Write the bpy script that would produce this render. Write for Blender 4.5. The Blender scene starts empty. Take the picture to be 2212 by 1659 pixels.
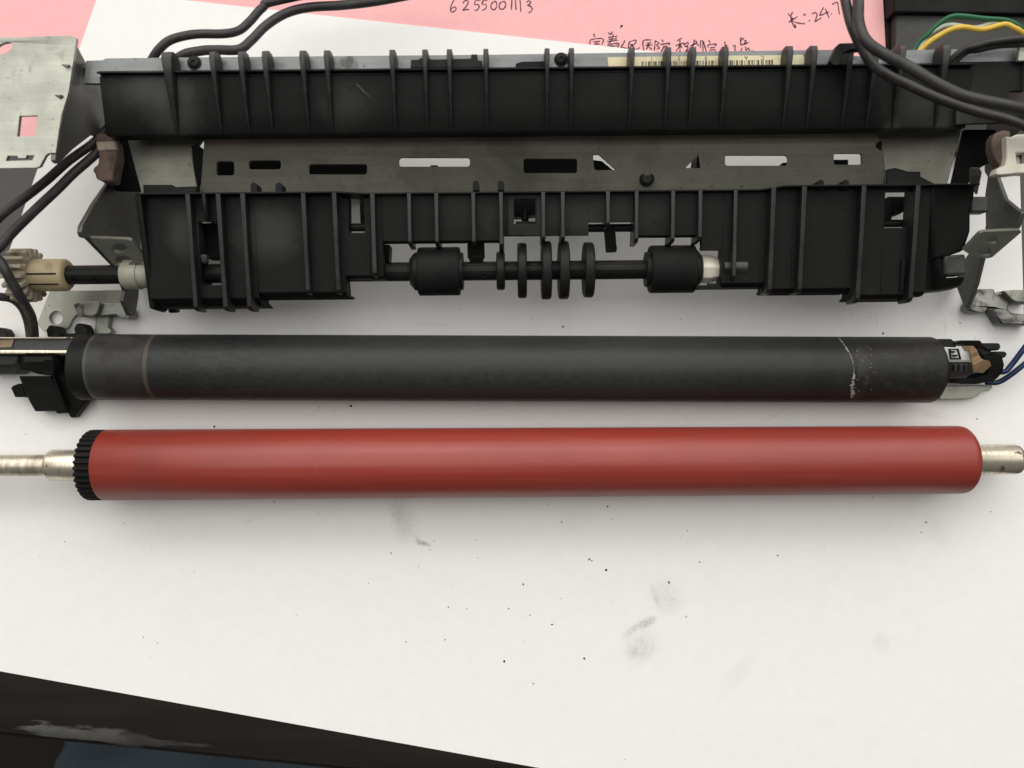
import bpy, bmesh, math, random
from mathutils import Vector, Matrix
from mathutils.geometry import tessellate_polygon
R = math.radians
random.seed(7)
SC = bpy.context.scene
COL = SC.collection
S = 0.001            # everything below is written in millimetres

# ------------------------------------------------------------------ camera
CH, FP = 239.0, 1790.0          # camera height above the table, focal length in units of a 2212 wide picture
cam_d = bpy.data.cameras.new('camera')
cam = bpy.data.objects.new('camera', cam_d); COL.objects.link(cam)
cam.location = (0, 0, CH*S); cam.rotation_euler = (0, 0, 0)
cam_d.sensor_fit = 'HORIZONTAL'; cam_d.sensor_width = 36.0; cam_d.lens = 36.0*FP/2212.0
cam_d.clip_start = 0.005; cam_d.clip_end = 20
cam_d.dof.use_dof = True; cam_d.dof.focus_distance = 0.226; cam_d.dof.aperture_fstop = 13.0
SC.camera = cam

# ------------------------------------------------------------------ world + lamps (an indoor desk under soft window and ceiling light)
w = bpy.data.worlds.new('World'); SC.world = w; w.use_nodes = True
bg = w.node_tree.nodes['Background']
bg.inputs[0].default_value = (1.0, 0.98, 0.945, 1); bg.inputs[1].default_value = 0.10
def area(name, loc, target, sx, sy, power, color):
    d = bpy.data.lights.new(name, 'AREA'); d.shape = 'RECTANGLE'; d.size = sx; d.size_y = sy
    d.energy = power; d.color = color
    o = bpy.data.objects.new(name, d); COL.objects.link(o); o.location = loc
    o.rotation_euler = (Vector(target)-Vector(loc)).to_track_quat('-Z', 'Y').to_euler()
    return o
area('window_light', (-0.15, 1.7, 1.0), (0, 0.0, 0), 6.0, 1.3, 54.0, (1.0, 0.965, 0.92))
area('ceiling_light', (-0.1, 0.92, 1.9), (-0.05, 0.15, 0), 5.0, 2.3, 78.0, (1.0, 0.985, 0.96))
SC.view_settings.view_transform = 'Standard'; SC.view_settings.look = 'None'
SC.view_settings.exposure = -0.06; SC.view_settings.gamma = 1.0

# ------------------------------------------------------------------ geometry helpers
def W(px, py, z):                 # picture place + height -> millimetres
    return Vector(((px-1106.0)*(CH-z)/FP, (829.5-py)*(CH-z)/FP, z))
FA = 0.0095                       # the frame lies turned by about half a degree
FROT = Matrix.Rotation(-FA, 3, 'Z'); FRI = Matrix.Rotation(FA, 3, 'Z')
def WF(px, py, z): return FROT @ W(px, py, z)
def X(px, z): return (px-1106.0)*(CH-z)/FP
def Y(py, z): return (829.5-py)*(CH-z)/FP

class MB:
    def __init__(s): s.v = []; s.f = []
    def add(s, vs, fs):
        n = len(s.v); s.v += [Vector(v) for v in vs]; s.f += [tuple(i+n for i in f) for f in fs]; return s
    def box(s, x0, x1, y0, y1, z0, z1):
        return s.add([(x0,y0,z0),(x1,y0,z0),(x1,y1,z0),(x0,y1,z0),(x0,y0,z1),(x1,y0,z1),(x1,y1,z1),(x0,y1,z1)],
                     [(3,2,1,0),(4,5,6,7),(0,1,5,4),(1,2,6,5),(2,3,7,6),(3,0,4,7)])
    def slab(s, loops, t, d=(0,0,-1)):           # loops: outer + holes as 3-d points; swept by t along d
        flat = [Vector(p) for l in loops for p in l]; n = len(flat); d = Vector(d)*t
        tri = tessellate_polygon([[Vector(p) for p in l] for l in loops])
        vs = flat+[p+d for p in flat]
        fs = [tuple(q) for q in tri]+[tuple(i+n for i in reversed(q)) for q in tri]
        k = 0
        for l in loops:
            m = len(l)
            for i in range(m):
                a, b = k+i, k+(i+1) % m
                fs.append((a, b, b+n, a+n))
            k += m
        return s.add(vs, fs)
    def px(s, x0, x1, yz):                        # profile in (y,z), swept along x
        return s.slab([[(x0, y, z) for y, z in yz]], x1-x0, (1,0,0))
    def loft(s, st):                              # rectangular sections: (x, y, ztop, zbot, wtop, wbot)
        vs = []; fs = []
        for x, y, zt, zb, wt, wb in st: vs += [(x-wb,y,zb),(x+wb,y,zb),(x+wt,y,zt),(x-wt,y,zt)]
        n = len(st)
        for i in range(n-1):
            for k in range(4):
                a, b = i*4+k, i*4+(k+1) % 4; fs.append((a, b, b+4, a+4))
        fs += [(3,2,1,0), tuple(4*(n-1)+k for k in range(4))]
        return s.add(vs, fs)
    def lathe(s, p0, p1, prof, seg=40, cap=True, a0=0, a1=2*math.pi):   # prof: (distance along p0->p1 in mm, radius)
        p0 = Vector(p0); ax = (Vector(p1)-p0).normalized()
        u = ax.cross(Vector((0,0,1)));  u = u.normalized() if u.length > 1e-4 else Vector((1,0,0))
        v = ax.cross(u)
        full = abs(a1-a0-2*math.pi) < 1e-6; ns = seg if full else seg+1
        vs = []; fs = []
        for t, r in prof:
            for i in range(ns):
                a = a0+(a1-a0)*i/seg; vs.append(p0+ax*t+(u*math.cos(a)+v*math.sin(a))*r)
        for j in range(len(prof)-1):
            for i in range(seg):
                a, b = j*ns+i, j*ns+(i+1) % ns; fs.append((a, b, b+ns, a+ns))
        if cap and full:
            fs.append(tuple(range(ns-1, -1, -1))); fs.append(tuple((len(prof)-1)*ns+i for i in range(ns)))
        return s.add(vs, fs)
    def tube(s, pts, r, seg=12, sub=6):
        pts = [Vector(p) for p in pts]; q = []
        P = [2*pts[0]-pts[1]]+pts+[2*pts[-1]-pts[-2]]
        for i in range(1, len(P)-2):
            for k in range(sub):
                t = k/sub; a, b, c, d = P[i-1:i+3]
                q.append(0.5*((2*b)+(c-a)*t+(2*a-5*b+4*c-d)*t*t+(3*b-a-3*c+d)*t**3))
        q.append(pts[-1])
        vs = []; fs = []; u = None
        for i, p in enumerate(q):
            tg = (q[min(i+1, len(q)-1)]-q[max(i-1, 0)]).normalized()
            if u is None: u = tg.cross(Vector((0,0,1))); u = u if u.length > .01 else Vector((1,0,0))
            u = (u-tg*u.dot(tg)).normalized(); v = tg.cross(u)
            for k in range(seg):
                a = 2*math.pi*k/seg; vs.append(p+(u*math.cos(a)+v*math.sin(a))*r)
        for j in range(len(q)-1):
            for k in range(seg):
                a, b = j*seg+k, j*seg+(k+1) % seg; fs.append((a, b, b+seg, a+seg))
        fs += [tuple(range(seg-1, -1, -1)), tuple((len(q)-1)*seg+k for k in range(seg))]
        return s.add(vs, fs)
    def ribbon(s, pts, wd):                       # flat stroke
        pts = [Vector(p) for p in pts]; vs = []; fs = []
        for i, p in enumerate(pts):
            t = (pts[min(i+1, len(pts)-1)]-pts[max(i-1, 0)]); t.z = 0; t.normalize()
            n = Vector((-t.y, t.x, 0))*wd/2*random.uniform(.62, 1.2)
            vs += [p+n, p-n]
        for i in range(len(pts)-1): fs.append((2*i, 2*i+1, 2*i+3, 2*i+2))
        return s.add(vs, fs)
    def mesh(s, name, mat, org, smooth=35):
        me = bpy.data.meshes.new(name)
        me.from_pydata([((v-org)*S)[:] for v in s.v], [], s.f); me.update()
        bm = bmesh.new(); bm.from_mesh(me); bmesh.ops.recalc_face_normals(bm, faces=bm.faces); bm.to_mesh(me); bm.free()
        me.materials.append(mat)
        me.shade_smooth(); me.set_sharp_from_angle(angle=R(smooth))
        return me
    def build(s, name, mat, parent=None, bevel=0, label=None, smooth=35, seg=2):
        org = ORG.get(parent.name, Vector()) if parent else Vector()
        o = bpy.data.objects.new(name, s.mesh(name, mat, org, smooth)); COL.objects.link(o)
        if parent: o.parent = parent; ORG[o.name] = org
        if label: o['label'] = label
        if bevel:
            m = o.modifiers.new('bevel', 'BEVEL'); m.width = bevel*S; m.segments = seg; m.limit_method = 'ANGLE'; m.angle_limit = R(35)
            m.harden_normals = False
        return o
ORG = {}
def tag(o, label=None, cat=None, group=None, kind=None):
    if label: o['label'] = label
    if cat: o['category'] = cat
    if group: o['group'] = group
    if kind: o['kind'] = kind
    return o
def thing(name, loc, label, cat, group=None):
    o = bpy.data.objects.new(name, None); COL.objects.link(o); o.empty_display_size = .01
    o.location = Vector(loc)*S; ORG[o.name] = Vector(loc)
    return tag(o, label, cat, group)
def rrect(x0, y0, x1, y1, r, z, zf=None, n=4, f=None):   # rounded rectangle in picture places; z number or function of py
    f = f or WF; out = []
    for cx, cy, a in ((x1-r, y0+r, -90), (x1-r, y1-r, 0), (x0+r, y1-r, 90), (x0+r, y0+r, 180)):
        for i in range(n+1):
            t = R(a+90*i/n); px, py = cx+r*math.cos(t), cy+r*math.sin(t)
            out.append(f(px, py, z(py) if callable(z) else z))
    return out
def disc(px, py, r, z, n=20, f=None):
    f = f or WF
    return [f(px+r*math.cos(2*math.pi*i/n), py+r*math.sin(2*math.pi*i/n), z(py+r*math.sin(2*math.pi*i/n)) if callable(z) else z) for i in range(n)]

# ------------------------------------------------------------------ materials
class NT:
    def __init__(s, name):
        s.m = bpy.data.materials.new(name); s.m.use_nodes = True; s.t = s.m.node_tree; s.b = s.t.nodes['Principled BSDF']
        s.tc = s.t.nodes.new('ShaderNodeTexCoord')
    def n(s, typ, **k):
        o = s.t.nodes.new(typ)
        for a, b in k.items(): setattr(o, a, b)
        return o
    def l(s, a, b): s.t.links.new(a, b)
    def mapping(s, scale=(1,1,1), loc=(0,0,0), rot=(0,0,0)):
        o = s.n('ShaderNodeMapping'); o.inputs['Scale'].default_value = scale; o.inputs['Location'].default_value = loc; o.inputs['Rotation'].default_value = rot
        s.l(s.tc.outputs['Object'], o.inputs[0]); return o.outputs[0]
    def noise(s, scale, detail=4, rough=.55, vec=None, dist=0):
        o = s.n('ShaderNodeTexNoise'); o.inputs['Scale'].default_value = scale; o.inputs['Detail'].default_value = detail
        o.inputs['Roughness'].default_value = rough; o.inputs['Distortion'].default_value = dist
        s.l(vec or s.tc.outputs['Object'], o.inputs['Vector']); return o.outputs['Fac']
    def rng(s, v, a, b, c=0., d=1., smooth=True):
        o = s.n('ShaderNodeMapRange'); o.interpolation_type = 'SMOOTHSTEP' if smooth else 'LINEAR'
        for k, q in zip((1,2,3,4), (a,b,c,d)): o.inputs[k].default_value = q
        s.l(v, o.inputs[0]); return o.outputs[0]
    def math(s, op, a, b=0.):
        o = s.n('ShaderNodeMath', operation=op)
        for i, q in enumerate((a, b)):
            if isinstance(q, (int, float)): o.inputs[i].default_value = q
            else: s.l(q, o.inputs[i])
        return o.outputs[0]
    def mix(s, fac, a, b):
        o = s.n('ShaderNodeMix', data_type='RGBA')
        for i, q in ((0, fac), (6, a), (7, b)):
            if isinstance(q, (int, float)): o.inputs[i].default_value = q
            elif isinstance(q, (tuple, list)): o.inputs[i].default_value = (*q, 1)
            else: s.l(q, o.inputs[i])
        return o.outputs[2]
    def bump(s, h, strength, dist):
        o = s.n('ShaderNodeBump'); o.inputs['Strength'].default_value = strength; o.inputs['Distance'].default_value = dist
        s.l(h, o.inputs['Height']); s.l(o.outputs[0], s.b.inputs['Normal'])
    def set(s, **k):
        for a, q in k.items():
            i = s.b.inputs[{'col':'Base Color','rough':'Roughness','metal':'Metallic','spec':'Specular IOR Level'}[a]]
            if isinstance(q, (int, float)): i.default_value = q
            elif isinstance(q, (tuple, list)): i.default_value = (*q, 1)
            else: s.l(q, i)
        return s
def plastic(name, c0, c1, rough=.5, scale=60, spec=.4, grain=1500, gs=.12, lo=.45, hi=.75):
    n = NT(name)
    big = n.rng(n.noise(scale, 5, .6), lo, hi)
    fine = n.rng(n.noise(grain, 2), .3, .75, .0, .35)
    col = n.mix(n.math('MAXIMUM', big, n.math('MULTIPLY', fine, .6)), c0, c1)
    n.set(col=col, rough=n.rng(n.noise(scale*2, 4), .3, .7, rough-.07, rough+.1), spec=spec)
    n.bump(n.noise(grain, 2), gs, .0002)
    return n.m
M = {}
def guide_mat():
    n = NT('dusty_black_plastic')
    fine = n.rng(n.noise(1500, 2), .3, .75, 0, .3); col = n.mix(n.math('MAXIMUM', n.rng(n.noise(38, 5, .6), .52, .75), fine), (.0075,.0077,.0074), (.017,.018,.0165))
    blot = n.noise(120, 5, .65)
    for cx, cy, rx, ry, k in ((-88, 74, 13, 6, .9), (-84, 68, 9, 8, .5), (-40, 70, 8, 7, .35), (103, 66, 12, 8, .55), (96, 62, 3, 4, .8), (108, 63, 4, 3, .8), (-62, 40, 12, 10, .5), (-83, 40, 6, 8, .5), (20, 43, 30, 5, .2)):
        mp = n.n('ShaderNodeMapping', vector_type='TEXTURE'); mp.inputs['Location'].default_value = (cx*S, cy*S, .03); mp.inputs['Scale'].default_value = (rx*S, ry*S, 1); n.l(n.tc.outputs['Object'], mp.inputs[0])
        ln = n.n('ShaderNodeVectorMath', operation='LENGTH'); n.l(mp.outputs[0], ln.inputs[0])
        f = n.rng(n.math('ADD', ln.outputs['Value'], n.math('MULTIPLY', n.math('SUBTRACT', blot, .5), 1.)), .2, 1.1, k, 0); col = n.mix(f, col, (.056,.060,.055))
    n.set(col=col, rough=n.rng(n.noise(80, 4), .3, .7, .45, .6), spec=.13); n.bump(n.noise(1500, 2), .1, .0002); return n.m
M['black'] = plastic('black_plastic', (.0085,.0087,.0082), (.016,.0165,.0155), .46, 45, spec=.16)
M['guide'] = guide_mat()
M['rib'] = plastic('rubbed_black_plastic', (.009,.0092,.0088), (.020,.021,.0195), .36, 90, spec=.5)
M['rubber'] = plastic('black_rubber', (.009,.009,.0088), (.013,.013,.0125), .62, 70, spec=.12)
M['dark_grey'] = plastic('dark_grey_plastic', (.035,.036,.036), (.07,.072,.07), .5, 90)
M['cable'] = plastic('cable_rubber', (.026,.025,.0242), (.055,.053,.051), .5, 150, spec=.4)
M['cream'] = plastic('yellowed_plastic', (.42,.345,.20), (.26,.20,.11), .45, 140, lo=.5, hi=.8)
M['dirty_cream'] = plastic('greasy_yellowed_plastic', (.34,.295,.215), (.10,.07,.05), .45, 240, lo=.5, hi=.7)
M['white_plastic'] = plastic('white_plastic', (.66,.63,.53), (.44,.40,.29), .4, 120, lo=.5, hi=.8)
M['bush'] = plastic('grey_bushing', (.33,.32,.26), (.17,.16,.13), .42, 160)
M['brown'] = plastic('brown_plastic', (.125,.085,.065), (.05,.031,.024), .5, 200, lo=.42, hi=.68)
M['tan'] = plastic('tan_band', (.36,.30,.23), (.17,.115,.08), .45, 300)
M['bronze'] = plastic('bronze_spring', (.24,.16,.085), (.12,.075,.04), .35, 200)
def metal(name, c0, c1, dirt, rough=.42, met=.75, lo=.55, hi=.72, scale=70):
    n = NT(name)
    a = n.noise(35, 5, .6); d = n.rng(n.noise(scale, 6, .65, dist=.4), lo, hi)
    sp = n.rng(n.noise(900, 2), .64, .72)
    gr = n.noise(1, 4, .65, n.mapping((40, 1100, 300)))
    col = n.mix(n.math('ADD', n.math('MULTIPLY', n.rng(a, .3, .7), .45), n.math('MULTIPLY', n.rng(gr, .3, .7), .55)), c0, c1); col = n.mix(n.math('MAXIMUM', d, n.math('MULTIPLY', sp, .6)), col, dirt)
    n.set(col=col, metal=n.math('MULTIPLY', n.math('SUBTRACT', 1., d), met), rough=n.rng(n.noise(120, 4), .3, .7, rough-.07, rough+.12))
    n.bump(n.noise(500, 3), .06, .0002)
    return n.m
M['metal'] = metal('galvanised_steel', (.30,.305,.262), (.25,.255,.22), (.10,.098,.08))
M['plate'] = metal('grey_steel_plate', (.19,.20,.20), (.15,.157,.157), (.05,.05,.045), .45, .6, .60, .72, 110)
M['inner'] = metal('dull_inner_steel', (.225,.22,.178), (.175,.172,.138), (.075,.073,.058), .46, .3, .46, .74, 26)
M['side'] = metal('shaded_side_steel', (.13,.132,.12), (.10,.10,.092), (.05,.05,.045), .42, .6, .62, .75, 90)  # steel colour darkened to stand in for shade on the side plates
M['worn'] = metal('worn_dark_steel', (.26,.26,.235), (.19,.19,.17), (.04,.038,.034), .36, .8, .46, .62, 160)
def steel():
    n = NT('turned_steel')
    st = n.noise(1, 3, .6, n.mapping((2600, 60, 60)))
    d = n.rng(n.noise(170, 5, .6), .58, .64)
    col = n.mix(n.rng(st, .3, .7), (.80,.74,.61), (.60,.54,.42)); col = n.mix(d, col, (.09,.075,.055))
    n.set(col=col, metal=.85, rough=n.rng(st, .3, .7, .25, .42)); return n.m
M['steel'] = steel()
def oiled():
    n = NT('dull_shaft_steel'); st = n.noise(1, 4, .6, n.mapping((300, 90, 90)))
    n.set(col=n.mix(n.rng(st, .4, .62), (.64,.58,.47), (.36,.32,.25)), metal=.7, rough=.38); return n.m
M['dull_steel'] = oiled()
def red():
    n = NT('red_silicone')
    sp = n.rng(n.noise(700, 2), .74, .78, 0, .4); big = n.noise(25, 4, .6)
    st = n.noise(1, 5, .65, n.mapping((14, 420, 420))); sx = n.n('ShaderNodeSeparateXYZ'); n.l(n.tc.outputs['Object'], sx.inputs[0])
    band = n.rng(n.math('ABSOLUTE', n.math('ADD', sx.outputs[0], .1005)), 0, .006, .35, 0)
    col = n.mix(n.rng(big, .3, .7), (.262,.033,.021), (.232,.032,.022)); col = n.mix(sp, col, (.16,.025,.018))
    col = n.mix(n.rng(st, .45, .75, 0, .25), col, (.33,.07,.055)); col = n.mix(band, col, (.17,.035,.028))
    sc = n.rng(n.noise(1, 3, .6, n.mapping((900, 60, 60), rot=(0, .3, .5))), .72, .76, 0, .25); col = n.mix(sc, col, (.36,.12,.10))
    n.set(col=col, rough=n.math('ADD', n.rng(st, .3, .7, .27, .42), n.rng(big, .35, .65, 0, .08)), spec=.5)
    n.bump(n.noise(300, 4), .05, .0002); return n.m
M['red'] = red()
def film():
    n = NT('fuser_film_coating')
    sx = n.n('ShaderNodeSeparateXYZ'); n.l(n.tc.outputs['Object'], sx.inputs[0]); x = sx.outputs[0]
    st = n.noise(1, 4, .6, n.mapping((500, 60, 1500))); wob = n.noise(140, 3)
    xw = n.math('ADD', x, n.math('MULTIPLY', n.math('SUBTRACT', wob, .5), .004))
    base = n.mix(n.rng(st, .35, .7), (.0235,.0262,.0243), (.029,.0322,.030))
    gritty = n.mix(n.rng(n.noise(900, 4, .7, n.mapping((.45, 1, 1))), .38, .62), (.017,.0185,.0172), (.0262,.0288,.0268))
    a = n.math('SUBTRACT', 1., n.rng(xw, -.079, -.055)); col = n.mix(a, base, gritty)
    ends = n.math('MAXIMUM', n.math('MULTIPLY', n.rng(xw, .028, .078), .55), n.math('MULTIPLY', n.math('SUBTRACT', 1., n.rng(xw, -.094, -.078)), .5)); col = n.mix(ends, col, (.0125,.013,.0122))
    # bare left end, burnished band, right worn end
    left = n.math('SUBTRACT', 1., n.rng(x, -.0982, -.0974)); col = n.mix(left, col, n.mix(n.rng(n.noise(150, 5), .5, .66), (.029,.0285,.026), (.017,.016,.0155)))
    band = n.math('MULTIPLY', n.rng(x, -.0986, -.0982), n.math('SUBTRACT', 1., n.rng(x, -.0975, -.0971))); col = n.mix(band, col, (.066,.056,.039))
    b2 = n.math('MULTIPLY', n.rng(x, -.1146, -.1142), n.math('SUBTRACT', 1., n.rng(x, -.1138, -.1133))); col = n.mix(b2, col, (.055,.054,.05))
    right = n.rng(xw, .086, .093); col = n.mix(right, col, n.mix(n.rng(n.noise(420, 6, .75), .45, .7), (.014,.0138,.013), (.026,.025,.022)))
    br = n.math('MULTIPLY', n.rng(x, .0918, .0922), n.math('SUBTRACT', 1., n.rng(x, .0949, .0953)))
    br = n.math('MULTIPLY', br, n.rng(n.noise(180, 5, .7), .45, .65, 0, .6)); col = n.mix(br, col, (.052,.044,.030))
    dk = n.math('SUBTRACT', 1., n.rng(n.math('ABSOLUTE', n.math('SUBTRACT', x, .083)), .0, .006)); col = n.mix(n.math('MULTIPLY', dk, .5), col, (.011,.011,.0105))
    n.set(col=col, rough=n.rng(st, .3, .7, .42, .54), spec=.30)
    n.bump(n.noise(900, 3, .6, n.mapping((.6, 1, 1))), .18, .0003); return n.m
M['film'] = film()
def paper():
    n = NT('white_paper')
    fib = n.noise(220, 5, .6)
    col = n.mix(n.rng(fib, .3, .7), (.80,.793,.772), (.78,.773,.75))
    grain = n.noise(1600, 3, .7); blot = n.noise(160, 6, .65, dist=.6)
    def smudge(px, py, rx, ry, rot, dens, c0=.2, lo=.40, hi=.66):
        nonlocal col
        c = W(px, py, .4)*S
        mp = n.n('ShaderNodeMapping', vector_type='TEXTURE'); mp.inputs['Location'].default_value = c; mp.inputs['Rotation'].default_value = (0, 0, R(rot))
        mp.inputs['Scale'].default_value = (rx*.1335*S, ry*.1335*S, 1)
        n.l(n.tc.outputs['Object'], mp.inputs[0])
        ln = n.n('ShaderNodeVectorMath', operation='LENGTH'); n.l(mp.outputs[0], ln.inputs[0])
        wob = n.math('ADD', ln.outputs['Value'], n.math('MULTIPLY', n.math('SUBTRACT', blot, .5), .9))
        k = n.rng(wob, c0, 1.0, 1, 0)
        k = n.math('MULTIPLY', k, n.rng(n.math('ADD', n.math('MULTIPLY', blot, .5), n.math('MULTIPLY', grain, .5)), lo, hi, .25, 1.))
        col = n.mix(n.math('MULTIPLY', k, dens), col, (.16,.155,.15))
    smudge(915, 1174, 24, 9, -15, .75, 0, .35, .6); smudge(903, 1168, 7, 20, 25, .6, 0)
    smudge(872, 1125, 40, 66, 10, .26); smudge(858, 1100, 26, 55, 5, .18)
    smudge(1400, 1345, 30, 14, 35, .8, 0, .4, .62); smudge(1370, 1358, 48, 12, 38, .6, 0); smudge(1385, 1400, 54, 46, 30, .36)
    smudge(1368, 1410, 15, 18, 0, .22); smudge(1440, 1290, 46, 56, 30, .26); smudge(1416, 1290, 8, 40, 20, .28)
    smudge(1905, 1390, 26, 34, 20, .2); smudge(1590, 1460, 80, 30, 50, .10); smudge(2025, 1150, 40, 60, 20, .10); smudge(1680, 895, 40, 3, 30, .25, 0); smudge(680, 890, 60, 3, 25, .2, 0); smudge(1240, 1120, 60, 50, 0, .06)
    smudge(930, 700, 70, 8, -3, .22, 0); smudge(395, 1330, 80, 70, 0, .03); smudge(2043, 705, 5, 26, 0, .6, 0, .5, .6)
    smudge(1895, 690, 3, 40, 0, .3, 0, .5, .6); smudge(2010, 895, 60, 14, -10, .14); smudge(540, 1125, 12, 4, 30, .5, 0)
    n.set(col=col, rough=.75, spec=.25); n.bump(n.math('ADD', n.math('MULTIPLY', n.noise(700, 4), .04), n.noise(13, 2)), .5, .0016); return n.m
M['paper'] = paper()
def pink():
    n = NT('pink_paper'); col = n.mix(n.rng(n.noise(260, 5), .3, .7), (.84,.44,.435), (.81,.42,.42))
    col = n.mix(n.rng(n.noise(90, 5, .7), .70, .76, 0, .3), col, (.5,.25,.25))
    n.set(col=col, rough=.75, spec=.25); return n.m
M['pink'] = pink()
def flat(name, c, rough=.6, spec=.3, metal=0.):
    n = NT(name); n.set(col=n.mix(n.rng(n.noise(300, 3), .3, .7), c, tuple(q*.85 for q in c)), rough=rough, spec=spec, metal=metal); return n.m
M['ink'] = flat('purple_black_ink', (.12,.045,.062))
M['print'] = flat('black_print', (.03,.028,.022))
M['stamp'] = flat('faint_stamp', (.16,.165,.16))
M['label'] = flat('cream_label', (.68,.61,.39), .55)
M['toner'] = flat('black_toner', (.012,.012,.012), .8, .15)
M['flake'] = flat('chalky_flake', (.32,.315,.30), .8)
M['chalk'] = flat('pale_scuff', (.055,.056,.053), .7)
M['green'] = flat('green_wire', (.02,.13,.06), .4); M['white_wire'] = flat('white_wire', (.45,.47,.40), .4)
M['yellow'] = flat('yellow_wire', (.68,.46,.07), .4); M['blue'] = flat('blue_wire', (.006,.02,.065), .4)
M['ceramic'] = flat('white_ceramic', (.66,.66,.62), .35, .5)
def wood():
    n = NT('dark_lacquered_wood')
    gr = n.noise(1, 5, .6, n.mapping((8, 160, 60), rot=(0, 0, R(5.8))))
    col = n.mix(n.rng(gr, .3, .7), (.013,.010,.0085), (.020,.016,.0135))
    col = n.mix(n.rng(n.noise(420, 3), .73, .77, 0, .5), col, (.10,.10,.09))
    # highlight on the worn rounded edge, painted in as a pale patch
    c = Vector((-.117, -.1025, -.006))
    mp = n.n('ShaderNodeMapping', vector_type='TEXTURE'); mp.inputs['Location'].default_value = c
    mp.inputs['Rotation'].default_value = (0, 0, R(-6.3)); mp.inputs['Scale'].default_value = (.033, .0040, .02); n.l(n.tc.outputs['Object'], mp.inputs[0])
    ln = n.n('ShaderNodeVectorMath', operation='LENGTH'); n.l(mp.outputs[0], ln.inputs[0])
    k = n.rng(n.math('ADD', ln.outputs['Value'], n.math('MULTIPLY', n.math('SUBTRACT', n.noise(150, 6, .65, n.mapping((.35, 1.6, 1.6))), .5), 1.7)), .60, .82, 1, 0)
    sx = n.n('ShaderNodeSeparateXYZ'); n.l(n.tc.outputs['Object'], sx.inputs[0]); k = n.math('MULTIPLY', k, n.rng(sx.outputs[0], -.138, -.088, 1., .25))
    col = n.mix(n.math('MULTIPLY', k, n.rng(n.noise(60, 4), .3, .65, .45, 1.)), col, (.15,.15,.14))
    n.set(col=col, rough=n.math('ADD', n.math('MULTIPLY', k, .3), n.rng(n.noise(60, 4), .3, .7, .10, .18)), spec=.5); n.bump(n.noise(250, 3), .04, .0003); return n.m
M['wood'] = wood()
def cloth():
    n = NT('blue_grey_cloth'); wv = n.n('ShaderNodeTexWave'); wv.inputs['Scale'].default_value = 900; wv.inputs['Distortion'].default_value = 1
    n.l(n.tc.outputs['Object'], wv.inputs[0])
    n.set(col=n.mix(wv.outputs['Fac'], (.045,.062,.075), (.07,.09,.105)), rough=.9, spec=.1); n.bump(wv.outputs['Fac'], .3, .0006); return n.m
M['cloth'] = cloth()
M['seat'] = flat('dark_brown_seat', (.014,.009,.007), .6); M['floor'] = flat('dark_floor', (.02,.018,.016), .6)
M['board'] = plastic('dark_grey_board', (.030,.030,.026), (.040,.040,.035), .55, 60)

# ------------------------------------------------------------------ setting: table, floor, cloth on a seat below
def table():
    m = MB(); a = R(-5.8); d = Vector((math.cos(a), math.sin(a), 0)); nrm = Vector((-math.sin(a), math.cos(a), 0))
    p0 = W(0, 1527, 0); prof = [(700, 0), (0, 0)]
    for i in range(1, 9): t = R(90*i/8); prof.append((-11.5*math.sin(t), -9+9*math.cos(t)))
    prof += [(-12.3, -14), (-12, -19), (-10, -22), (-6, -24), (700, -24)]
    vs = [p0+d*L+nrm*y+Vector((0, 0, z)) for L in (-420, 620) for y, z in prof]; n = len(prof)
    fs = [(i, (i+1) % n, (i+1) % n+n, i+n) for i in range(n)]+[tuple(range(n-1, -1, -1)), tuple(range(n, 2*n))]
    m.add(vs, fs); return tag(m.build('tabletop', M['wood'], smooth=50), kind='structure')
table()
m = MB(); m.box(-2500, 2500, -2500, 2500, -745, -740); tag(m.build('floor', M['floor']), kind='structure')
st = thing('stool', (-30, -260, -740), 'dark brown stool pushed in below the front table edge', 'stool')
m = MB(); m.slab([rrect(-330, 1560, 1500, 3000, 120, -190, f=W)], 22); m.build('seat', M['seat'], st, 4)
for x, y in ((-160, -140), (90, -140), (-160, -330), (90, -330)):
    m = MB(); m.lathe((x, y, -740), (x*.9, y*.97+6, -212), [(0, 13), (527, 17)], 16); m.build('leg', M['seat'], st)
def drape():
    m = MB(); nx, ny = 60, 40; vs = []
    for j in range(ny+1):
        for i in range(nx+1):
            px = 134+900*i/nx+8*math.sin(j*.9)+.16*(1600-1500-500*j/ny); py = 1500+500*j/ny
            z = -178+4*math.sin(i*.32+j*.12)+3*math.sin(j*.45-i*.1)
            vs.append(W(px, py, z))
    fs = [(j*(nx+1)+i, j*(nx+1)+i+1, (j+1)*(nx+1)+i+1, (j+1)*(nx+1)+i) for j in range(ny) for i in range(nx)]
    n = len(vs); vs += [v-Vector((0, 0, 1.2)) for v in vs]; fs += [tuple(k+n for k in reversed(f)) for f in fs]
    bd = [i for i in range(nx+1)]+[j*(nx+1)+nx for j in range(1, ny+1)]+[ny*(nx+1)+i for i in range(nx-1, -1, -1)]+[j*(nx+1) for j in range(ny-1, 0, -1)]
    fs += [(bd[i], bd[(i+1) % len(bd)], bd[(i+1) % len(bd)]+n, bd[i]+n) for i in range(len(bd))]
    m.add(vs, fs); tag(m.build('cloth', M['cloth'], smooth=80), 'blue grey cloth lying on the stool below the table edge', 'cloth')
drape()

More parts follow.
